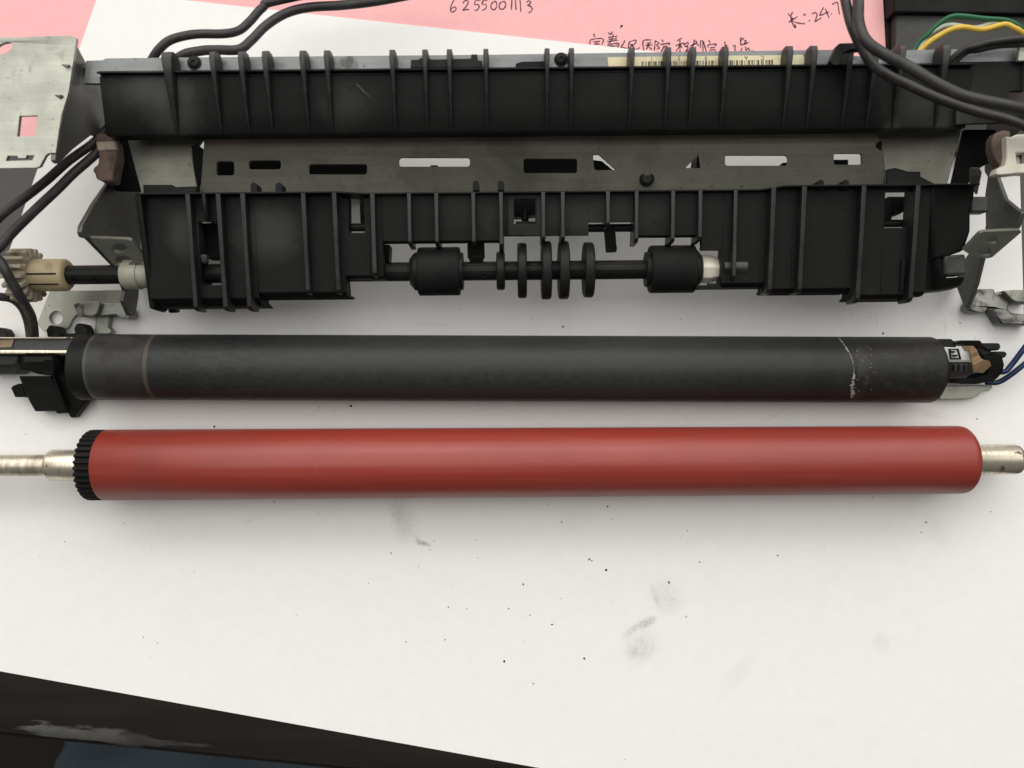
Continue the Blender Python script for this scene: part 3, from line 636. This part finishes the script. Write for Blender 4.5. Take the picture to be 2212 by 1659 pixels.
# bracket wing on the left
m = MB()
zz2 = lambda py: 36.3+(py-100)*(45.0-36.3)/225
L = [(-110,92),(0,81),(155,77),(165,82),(163,99),(148,198),(132,250),(120,330),(112,330),(104,331),(98,336),(86,359),(78,362),(0,363),(-110,366)]
m.slab([[W(x, y, zz2(y)) for x, y in L], [W(x, y, zz2(y)) for x, y in ((81,248),(152,0),(62,0))][:0] or [W(x, y, zz2(y)) for x, y in ((42,250),(82,249),(75,294),(37,295))],
        [W(8+16*math.cos(t*.3142)*1.2, 104+12*math.sin(t*.3142)-6*math.cos(t*.3142), zz2(104)) for t in range(20)],
        [W(x, y, zz2(y)) for x, y in ((16,336),(37,336),(40,341),(55,341),(58,335),(75,335),(70,346),(12,348))]], 1.0)
FR_INV = Matrix.Rotation(-FA, 3, 'Z')
m.v = [FR_INV @ v for v in m.v]
m.build('bracket_wing', M['metal'], FR, .3)
m = MB()
for px, py in ((143, 142), (128, 208)):
    z0 = zz2(py)+.25; m.slab([[WF(px-12,py-4,z0), WF(px+6,py-4,z0+.5), WF(px+12,py+8,z0-1.2), WF(px+2,py+6,z0+.2)]], 1.2)
m.build('pressed_notch', M['worn'], FR, .2)
def flange(pts, holes, mat='metal'):
    m = MB(); h = []
    for hx, hy, hr in holes:
        h.append([(hx+hr*1.25*math.cos(2*math.pi*i/18), hy+hr*.75*math.sin(2*math.pi*i/18)) for i in range(18)][::-1])
    zf = lambda y: 29.5-(y-513)*(29.5-23)/62
    m.slab([[WF(x, y, zf(y)) for x, y in pts]]+[[WF(x, y, zf(y)) for x, y in l] for l in h], 1.0, (0, .7, -.7)); return m.build('front_flange', M[mat], FR, .25)
flange([(190,513),(196,514),(276,517),(284,520),(318,562),(300,568),(266,577),(247,574)], [(258,536,14),(266,563,15)])
flange([(2116,504),(2124,501),(2204,497),(2206,502),(2143,556),(2134,558),(2106,557),(2081,541)], [(2143,518,12),(2128,544,13)])
def bush(px0, px1, py, r0, r1, name='bushing', mat='bush'):
    a = WF(px0, py, 20); b = WF(px1, py-.0095*(px1-px0), 20); L = (b-a).length
    return MB().lathe(a, b, [(0, 1), (0, r0*.9), (.5, r0), (L*.6, r0), (L*.6+.05, r1), (L-.3, r1), (L, r1*.95), (L, 1)], 40).build(name, M[mat], FR, smooth=40)
bush(268, 328, 593.5, 3.9, 3.6)
# left foot
m = MB(); z = 1.6
m.slab([[WF(x, y, z) for x, y in [(108,628),(262,626),(272,655),(240,662),(236,682),(205,682),(165,680),(156,690),(148,708),(132,717),(95,715),(80,700)]], disc(121, 686.5, 14.5, z)[::-1]], 1.2)
m.build('foot', M['metal'], FR, .2)
m = MB(); m.slab([[WF(x, y, 5.5) for x, y in [(158,658),(166,654),(180,656),(214,654),(266,655),(276,664),(284,672),(284,682),(278,687),(258,687),(250,679),(214,683),(172,684),(166,676)]]], 4.2); m.build('foot_bar', M['worn'], FR, .5)
m = MB(); m.slab([[WF(x, y, 7.2) for x, y in [(184,651),(214,651),(216,656),(210,678),(204,682),(182,681),(178,675)]]], 1.4); m.build('foot_tab', M['metal'], FR, .4)
m = MB(); m.slab([[WF(x, y, 3.0) for x, y in [(208,682),(236,682),(233,706),(242,714),(238,722),(203,722)]]], 2.4); m.build('foot_tongue', M['metal'], FR, .3)
# right foot
m = MB(); m.slab([[WF(x, y, 5) for x, y in [(2114,624),(2148,624),(2151,634),(2158,633),(2169,628),(2230,626),(2230,655),(2180,656),(2177,668),(2186,676),(2230,680),(2230,703),(2164,701),(2148,676),(2145,666),(2136,666),(2130,674),(2112,676),(2095,671),(2092,660)]]], 4.4); m.build('foot', M['worn'], FR, .5)
m = MB(); m.slab([[WF(x, y, 7.4) for x, y in [(2168,628),(2190,626),(2232,627),(2232,653),(2196,652),(2184,645)]]], 2.0); m.build('foot_tab', M['metal'], FR, .4)
# brown lever left, brown lever and white block right
m = MB(); pts = [(204,296),(222,292),(240,298),(248,312),(252,340),(244,378),(242,396),(222,398),(206,390),(205,380),(199,374),(202,366),(211,360),(212,340),(206,314)]
m.slab([[WF(x, y-5, 27) for x, y in pts]], 5); LV = m.build('lever', M['brown'], FR, .9)
m = MB(); m.slab([[WF(x, y-5, 27.3) for x, y in [(206,311),(247,309),(251,329),(209,331)]]], 2); m.build('band', M['tan'], LV, .4)
m = MB(); m.slab([[WF(x, y, 40) for x, y in [(2152,286),(2168,281),(2184,284),(2184,350),(2174,358),(2160,357),(2149,343),(2142,318),(2144,298)]]], 3); m.build('lever', M['brown'], FR, 1.2)
m = MB(); m.slab([[WF(x, y, 42) for x, y in [(2174,294),(2184,296),(2196,290),(2240,288),(2240,375),(2205,374),(2170,378),(2150,376),(2156,362),(2172,358),(2176,336)]], [WF(x, y, 42) for x, y in [(2195,330),(2222,328),(2222,352),(2197,354)]][::-1]], 3); m.build('white_block', M['white_plastic'], FR, .8)
m = MB(); m.slab([[WF(x, y, 40.5) for x, y in [(2204,308),(2222,300),(2226,310),(2208,320)]]], 2); m.build('white_catch', M['white_plastic'], FR, .5)
# side walls of dark steel inside, left and right
for L in ([(236,286,22),(276,286,20.5),(312,414,18),(240,412,15)], [(2128,280,26),(2152,280,26),(2150,345,24),(2118,362,20),(2100,392,18),(2052,412,18),(2082,280,22)]):
    MB().slab([[WF(*q) for q in L]], 1).build('inner_wall', M['rubber'], FR, .3)
m = MB(); m.slab([[WF(2098,362,27), WF(2116,362,27), WF(2122,372,26), WF(2112,420,22), WF(2098,400,22)]], 1); m.build('bent_tab', M['metal'], FR, .2)

# -- lower guide
LG = bpy.data.objects.new('lower_guide', None)
def lower_guide():
    t = 1.6
    zt = lambda py: 28.2-(py-410)*.0165     # panel face
    def cs(py0, py1, lip=False, nose=0):
        top = [(py0, zt(py0)), (py1-nose*1.0, zt(py1-nose))]
        if nose: top += [(py1-nose*.35, zt(py1)-nose*.10), (py1-nose*.08, zt(py1)-nose*.24), (py1, zt(py1)-nose*.42)]
        bot = [(y, zz-t) for y, zz in reversed(top)]
        if nose: bot = [(py1-1, zt(py1)-nose*.55), (py1-nose*.5, zt(py1)-nose*.3-t), (py0, zt(py0)-t)]
        return YZ(top+bot)
    x = lambda px: X(px, 27.5)
    m = MB()
    def seg(a, b, py0, py1, nose=0): m.px(x(a), x(b), cs(py0, py1, nose=nose))
    N = 24
    seg(316, 429, 415, 662, N); seg(429, 476, 415, 473); seg(429, 476, 610, 662, N); seg(476, 553, 415, 662, N)
    seg(553, 745, 415, 643, 16)
    seg(743, 800, 500, 602, 10); seg(800, 828, 415, 604, 10); seg(828, 1089, 416, 525, 6)
    seg(1089, 1110, 416, 511); seg(1110, 1160, 416, 429); seg(1110, 1160, 484, 511); seg(1160, 1275, 416, 511); seg(1275, 1372, 416, 483); seg(1372, 1520, 416, 517, 5)
    seg(1520, 1566, 416, 546); seg(1566, 1660, 416, 630, 14); seg(1512, 1566, 620, 630)
    seg(1660, 1850, 414, 643, 14); seg(1850, 1915, 414, 658, 14); seg(1915, 1968, 414, 424); seg(1915, 1968, 500, 658, 14); seg(1968, 2014, 414, 651, 12)
    # north lip: a wall standing along the back edge, lower in the middle
    def lip(a, b, py, top): m.px(x(a), x(b), [(Y(py, top), top), (Y(py+4, top), top), (Y(py+4, top), 24), (Y(py, top), 24)])
    lip(312, 735, 409, 31.2); lip(788, 1640, 413, 29.8); lip(1690, 2104, 405, 31.2)
    for a, b, p0, p1, z0, z1 in ((735, 788, 409, 413, 31.2, 29.8), (1640, 1690, 413, 405, 29.8, 31.2)):
        q = [Vector((x(a), Y(p0, z0), z0)), Vector((x(b), Y(p1, z1), z1)), Vector((x(b), Y(p1+4, z1), z1)), Vector((x(a), Y(p0+4, z0), z0))]
        m.slab([q], 6)
    # front lip of the stepped part
    m.px(x(553), x(752), YZ([(637,19),(637,20.6),(644,20.6),(644,17),(641,17)]))
    m.px(x(1542), x(1650), YZ([(616,21),(616,23),(630,23),(630,19)])); m.px(x(1664), x(1838), YZ([(640,19),(640,21),(644,21),(644,17)])); m.px(x(1853), x(1975), YZ([(652,18),(652,20),(660,20),(660,15)]))
    # back ledge north of the lip, left
    m.slab([[WF(309,399,24), WF(372,399,24), WF(376,404,24), WF(423,402,24), WF(424,424,24), WF(309,424,24)]], 3)
    g = m.build('lower_guide', M['guide'], FR, .3)
    # end walls
    e = MB(); e.px(x(308), x(320), YZ([(409,31.2),(660,23),(668,16),(655,12),(420,14)])); e.px(x(320), x(336), YZ([(640,15),(669,15),(669,11),(640,11)])); e.build('end_wall', M['guide'], g, .5)
    e = MB(); e.slab([[WF(2010,402,29), WF(2098,397,29), WF(2108,402,28), WF(2106,428,26), WF(2098,452,25), WF(2098,500,25), WF(2084,541,24), WF(2040,556,24), WF(2012,560,24)]], 10)
    e.slab([[WF(2012,545,23), WF(2040,545,23), WF(2042,600,22), WF(2090,596,21), WF(2078,618,19), WF(2058,625,18), WF(2014,628,18)]], 8); e.build('end_block', M['guide'], g, .9)
    e = MB(); e.slab([[WF(2040,552,24), WF(2086,548,24), WF(2090,592,23), WF(2042,594,23)]], 6); e.build('end_bearing', M['dark_grey'], g, .6)
    e = MB(); e.slab([[WF(2098,424,24), WF(2136,424,24), WF(2136,458,24), WF(2098,458,24)]], 4); e.build('end_peg', M['dark_grey'], g, .5)
    # ribs: (px at north, south end py, rise)
    def rib(px, p0, p1, wd=.55, hz=31.0, drop=0, k=1):
        h0, h1 = hz, zt(p1)+2.2-drop
        b = MB(); xx = X(px, hz)
        pm = p0+(p1-p0)*.5
        b.loft([(xx, Y(p0,h0), h0, 25, wd*.8, wd), (xx, Y(pm,(h0+h1)/2), (h0+h1)/2+.1, 23, wd*.8, wd*1.1), (xx, Y(p1-7,h1), h1+.1, 21, wd*.85, wd*1.1), (xx, Y(p1-2,h1), h1-.7, 20.5, wd*.85, wd*1.1), (xx, Y(p1+1.5,h1-1), h1-2.2, 20.6, wd*.7, wd*.9)])
        b.build('rib', M['rib'], g, .2)
    for px in (408, 474, 527): rib(px, 411, 664, .75, 31.2)
    rib(443, 411, 468, .5, 31.2)
    for px in (658, 725): rib(px, 411, 630, .72, 31.2)
    rib(808, 415, 594, .72, 30)
    for px, p1 in ((887,527),(946,528),(1026,528),(1086,534),(1177.5,520),(1219.7,521),(1317.5,491),(1379.7,525),(1458.6,526),(1517.6,523),(1594,608)): rib(px, 415, p1, .62, 29.9)
    for px, p1 in ((1676.8,638),(1743,638),(1872,660),(1989,660)): rib(px, 407, p1, .75, 31.2)
    for a, p0, p1 in ((1960,570,636),(1722,543,611)):
        b = MB(); xx = x(a); b.px(xx-.5, xx+.5, YZ([(p0,26.5),(p1,25),(p1,20),(p0,22)])); b.build('short_rib', M['guide'], g, .15)
    for a0 in (748, 797):   # window posts
        b = MB(); xx = x(a0); b.px(xx-.9, xx+.9, YZ([(424,27.6),(520,26.4),(520,23),(424,23)])); b.build('window_post', M['guide'], g, .2)
    # pegs on the back edge
    for px, py in ((548,401),(602,401),(1028,397),(1082,397),(1773,395),(1827,395)):
        b = MB(); b.slab([[WF(px+7*math.cos(R(a)), py+7*math.sin(R(a)), 29.5) for a in range(0, -181, -20)]+[WF(px-7, py+14, 29.5), WF(px+7, py+14, 29.5)]], 4); b.build('peg', M['rubber'], g, .4)
    # frame around the middle window, hanging lever, sensor rod
    b = MB(); b.slab([rrect(1098,418,1171,508,4,28.3), rrect(1110,429,1159,484,2,28.3)[::-1]], 1.4); b.build('window_frame', M['guide'], g, .25)
    b = MB(); b.slab([[WF(1109,429,20), WF(1160,429,20), WF(1160,464,18), WF(1142,466,18), WF(1142,480,17), WF(1127,480,17), WF(1127,468,18), WF(1109,468,18)]], 4); b.slab([[WF(1131,441,23), WF(1137,441,23), WF(1138,475,22), WF(1131,475,22)]], 4); b.slab([[WF(1114,478,22), WF(1160,478,22), WF(1160,486,22), WF(1114,486,22)]], 3); b.build('sensor_post', M['black'], g, .2)
    return g
G = lower_guide()
p = WF(735, 492, 22); q = WF(1600, 484, 22)
def rod(x0, x1, py, z, r): a = WF(x0, py, z); b = WF(x1, py-.0095*(x1-x0), z); MB().lathe(a, b, [(0, r), ((b-a).length, r)], 20).build('sensor_rod', M['black'], FR, smooth=40)
rod(744, 806, 491.5, 23, 1.05); rod(1268, 1376, 493, 23, 1.05); rod(1905, 1975, 483, 22, 1.0)
m = MB(); m.slab([[WF(1305,488,24.5), WF(1329,488,24.5), WF(1333,543,21), WF(1310,544,21)]], 2); m.build('sensor_lever', M['black'], FR, .3)
m = MB(); m.slab([[WF(1312,534,21.3), WF(1333,532,21.3), WF(1333,538,21.3), WF(1312,540,21.3)]], .6); m.build('lever_pad', M['dark_grey'], FR, .1)
m = MB(); m.slab([[WF(776,424,22), WF(798,424,22), WF(798,470,20), WF(786,470,20), WF(788,482,20), WF(778,482,20)]], 4); m.build('hinge_arm', M['black'], FR, .3)
m = MB(); m.slab([[WF(430,482,22), WF(474,482,22), WF(474,560,20), WF(450,560,20), WF(430,520,20)]], 3); m.build('latch', M['rubber'], FR, .4)
m = MB(); m.slab([[WF(430,549,26.2), WF(446,549,26.2), WF(447,568,25.6), WF(434,570,25.6)]], 2); m.build('latch_tip', M['dark_grey'], FR, .5)
m = MB(); m.slab([[WF(1918,424,21), WF(1965,424,21), WF(1966,440,21), WF(1960,452,20), WF(1945,462,20), WF(1932,462,20), WF(1930,452,20), WF(1926,476,20), WF(1918,480,20)]], 4); m.build('latch', M['rubber'], FR, .4)
m = MB(); m.slab([[WF(1258,528,22), WF(1258+0,528,22), WF(1310,700,22)]][:0] or [[WF(1009,524,23), WF(1046,522,23), WF(1047,558,20), WF(1010,559,20)]], 2.2); m.slab([[WF(1014,552,21.5), WF(1044,551,21.5), WF(1044,570,20), WF(1015,571,20)]], 2); m.build('hanging_clip', M['black'], FR, .4)
m = MB(); m.slab([[WF(828,528,24), WF(842,528,24), WF(840,566,21), WF(828,566,21)]], 5); m.build('bearing_arm', M['black'], FR, .3)

# -- roller shaft
sa = WF(150, 594, 20); sb = WF(1600, 580.2, 20); sd = (sb-sa).normalized()
SA = lambda x: sa+sd*((x-sa.x)/sd.x)
xw = lambda px: X(px, 20)
def spin(px0, px1, prof, name, mat, parent, bev=0, smooth=40, seg=48):
    a = SA(xw(px0)); return MB().lathe(a, SA(xw(px1)), prof, seg).build(name, M[mat], parent, bev, smooth=smooth)
Ls = xw(1612)-xw(95)
SH = spin(95, 1612, [(0, 2.5), (Ls, 2.5)], 'roller_shaft', 'black', FR)
for a0, a1 in ((130,300),(835,885),(1010,1070),(1100,1118),(1145,1168),(1196,1206),(1232,1258),(1290,1392)):
    for dy, dz in ((1.35, 2.0), (-.2, 2.35)):
        c0 = SA(xw(a0)); c1 = SA(xw(a1)); MB().box(c0.x, c1.x, c0.y+dy-.28, c0.y+dy+.28, 20+dz-.5, 20+dz+.28).build('shaft_fin', M['black'], SH, .1)
for px in (840, 1048, 1160, 1320, 1380, 170, 215):
    c = SA(xw(px))+Vector((0, -1.2, 1.7)); d = Vector((0, -.5, .85)); MB().lathe(c, c+d, [(0, .75), (.75, .7), (.75, .45), (.4, .4), (.4, .01)], 14).build('shaft_boss', M['black'], SH, smooth=40)
def rubber(px0, px1, r, left):
    L = xw(px1)-xw(px0)
    spin(px0, px1, [(0, 2.4), (0, r-.25), (.3, r), (L-.3, r), (L, r-.25), (L, 2.4)], 'rubber_roller', 'rubber', SH, smooth=40, seg=64)
rubber(907, 996, 6.35, 1); rubber(1405, 1501, 6.25, 0)
for px0, px1, r0, r1 in ((889, 912, 3.6, 5.0), (992, 1003, 5.0, 4.9), (1396, 1412, 4.6, 4.9), (1498, 1515, 5.1, 3.8)):
    L = xw(px1)-xw(px0); spin(px0, px1, [(0, 2.2), (0, r0), (L*.45, r1 if r0 < 4 else r0), (L, r1), (L, 2.2)], 'roller_hub', 'black', SH, smooth=30)
for px, r, t in ((1084,5.05,2.25),(1130,7.25,2.4),(1182,7.65,2.6),(1219.5,7.65,2.65),(1273,7.25,2.6)):
    a = xw(px)-t/2; o = MB().lathe(SA(a), SA(a+5), [(.5, 2), (.15, r-1.4), (0, r-.5), (.15, r-.18), (.45, r), (t-.45, r), (t-.15, r-.18), (t, r-.5), (t-.15, r-1.4), (t-.5, 2)], 64).build('disc', M['black'], SH, smooth=35)
# gear and collar on the left shaft end
a = xw(52); b = xw(152); L = b-a
cl = MB().lathe(SA(a), SA(b), [(0, 2.5), (0, 4.1), (.6, 4.25), (L-1.6, 4.25), (L-.8, 4.2), (L-.2, 3.7), (L, 2.6)], 48).build('gear_collar', M['cream'], SH, smooth=40)
m = MB()
for ang in (87, 50):
    y, zc = 4.28*math.cos(R(ang))*-1, 4.28*math.sin(R(ang)); c = SA(a+L*.28); m.box(c.x, c.x+L*.62, c.y+y-.22, c.y+y+.22, 20+zc-1.2, 20+zc+.06)
m.build('collar_slit', M['toner'], cl)
g = MB(); n = 17; prof = []
for k in range(n):
    for f, rr in ((0, 5.2), (.16, 5.25), (.28, 7.05), (.68, 7.05), (.80, 5.25)): prof.append((2*math.pi*(k+f+.2)/n, rr))
u = Vector((0, 1, 0)); v = Vector((0, 0, 1)); N = len(prof); vs = []
for t, sc in ((-9.2, .96), (-8.9, 1), (-.6, 1), (-.3, .96)): vs += [SA(a+3.6+t*.62)+(u*math.cos(q)+v*math.sin(q))*rr*sc for q, rr in prof]
fs = [(j*N+i, j*N+(i+1) % N, (j+1)*N+(i+1) % N, (j+1)*N+i) for j in range(3) for i in range(N)]+[tuple(range(N-1, -1, -1)), tuple(range(3*N, 4*N))]
g.add(vs, fs).build('gear', M['dirty_cream'], SH, .15, smooth=30)
# white hexagonal bushing at the right of the rollers
L = xw(1560)-xw(1515)
o = MB().lathe(SA(xw(1515)), SA(xw(1560)), [(0, 2), (0, 3.7), (L*.35, 3.9), (L*.75, 3.3), (L, 2.9), (L, 2)], 8).build('white_bushing', M['white_plastic'], SH, .25, smooth=20)
a = WF(1561, 578.5, 23.6); b = WF(1613, 578, 23.6); MB().lathe(a, b, [(0, 2.3), ((b-a).length-.3, 2.3), ((b-a).length, 2.0)], 40).build('shaft_cap', M['rib'], SH, smooth=40)

# ------------------------------------------------------------------ cables and wires
A = [(900,-60,22),(605,0,22),(568,16,22),(540,46,23),(516,66,24),(483,73,26),(421,74,27),(372,85,27),(347,103,27),(330,126,26),(300,180,22),(250,255,22),(206,305,25),(149,347,29),(99,391,31),(49.6,430,32),(0,469,32),(-60,540,30),(-80,600,26),(-50,636,22),(0,641,20),(26,646,18),(46,662,15),(57,684,12),(63,710,10),(66,742,8)]
B = [(980,-30,20),(828,0,20),(742,11,20),(667,16,20),(617,29,21),(575,55,23),(543,87,25),(516,107,27),(470,108,27),(434,110,27),(387,124,26),(340,180,22),(262,275,22),(206,333,25),(159,374,29),(125,408,31),(79,451,32),(30,499,32),(0,533,33),(-14,545,33),(-8,556,32),(2,566,32),(20,599,31),(48,648,26),(67,682,17),(73,712,11),(75,742,7)]
def lift(L): return L
wire('cable', A, 1.12, 'cable', 'outer dark cable looping from the upper left to the film unit', 'cable', 'dark rubber cables')
wire('cable', B, 1.2, 'cable', 'inner dark cable bending close behind the ribbed guide', 'cable', 'dark rubber cables')
wire('cable', [(1850,-60,40),(1854,0,44),(1855,50,47),(1872,89,49),(1910,117,50),(1961,143,51),(2023,180,52),(2085,208,53),(2168,226,54),(2215,237,54),(2300,270,52)], 1.3, 'cable', 'upper dark cable crossing the right end of the frame', 'cable', 'dark rubber cables')
wire('cable', [(1815,-60,38),(1826,0,41),(1838,51,43),(1858,97,43),(1884,138,43),(1920,164,43),(1961,183,43),(2023,211,44),(2106,240,45),(2168,256,46),(2215,274,46),(2300,310,44)], 1.15, 'cable', 'lower dark cable lying against the right end of the frame', 'cable', 'dark rubber cables')
wire('green_wire', [(1940,180,20),(1978,104,22),(2003,76,24),(2034,47,26),(2065,34,27),(2127,40,27),(2178,45,26),(2214,66,25),(2280,120,20)], .6, 'green', 'thin green wire arching over the dark board')
wire('white_wire', [(1950,180,20),(1996,90,23),(2023,64,25),(2054,54,26),(2106,60,26),(2147,49,26),(2178,53,25),(2214,80,24),(2280,140,20)], .6, 'white_wire', 'thin white wire between the green and yellow wires')
wire('yellow_wire', [(1950,180,21),(1988,110,24),(2034,74,26),(2075,59,27),(2122,64,27),(2168,53,27),(2190,60,27),(2214,76,26),(2280,140,20)], .72, 'yellow', 'yellow wire arching over the dark board')
wire('black_wire', [(1990,190,30),(2072,114,36),(2110,98,38),(2147,89,38),(2214,82,38),(2290,80,36)], .8, 'cable', 'upper thin black wire at the right top corner')
wire('black_wire', [(2000,200,30),(2076,119,35),(2115,106,36),(2160,97,36),(2214,94,36),(2290,94,34)], .9, 'cable', 'lower thin black wire at the right top corner')
# dark board under the coloured wires
bd = thing('dark_board', tuple(W(2080, 60, .2)), 'dark grey board with black rear strip under the coloured wires', 'board')
m = MB(); m.slab([[W(1936,28,4), W(2330,34,4), W(2330,330,4), W(1936,330,4)]], 3.6); m.build('panel', M['board'], bd, .4)
m = MB(); m.slab([[W(1930,-300,6), W(2330,-300,6), W(2330,31,6), W(1930,26,6)]], 5.6); m.build('rear_strip', M['rubber'], bd, .5)
bpy.data.objects.remove(LG)
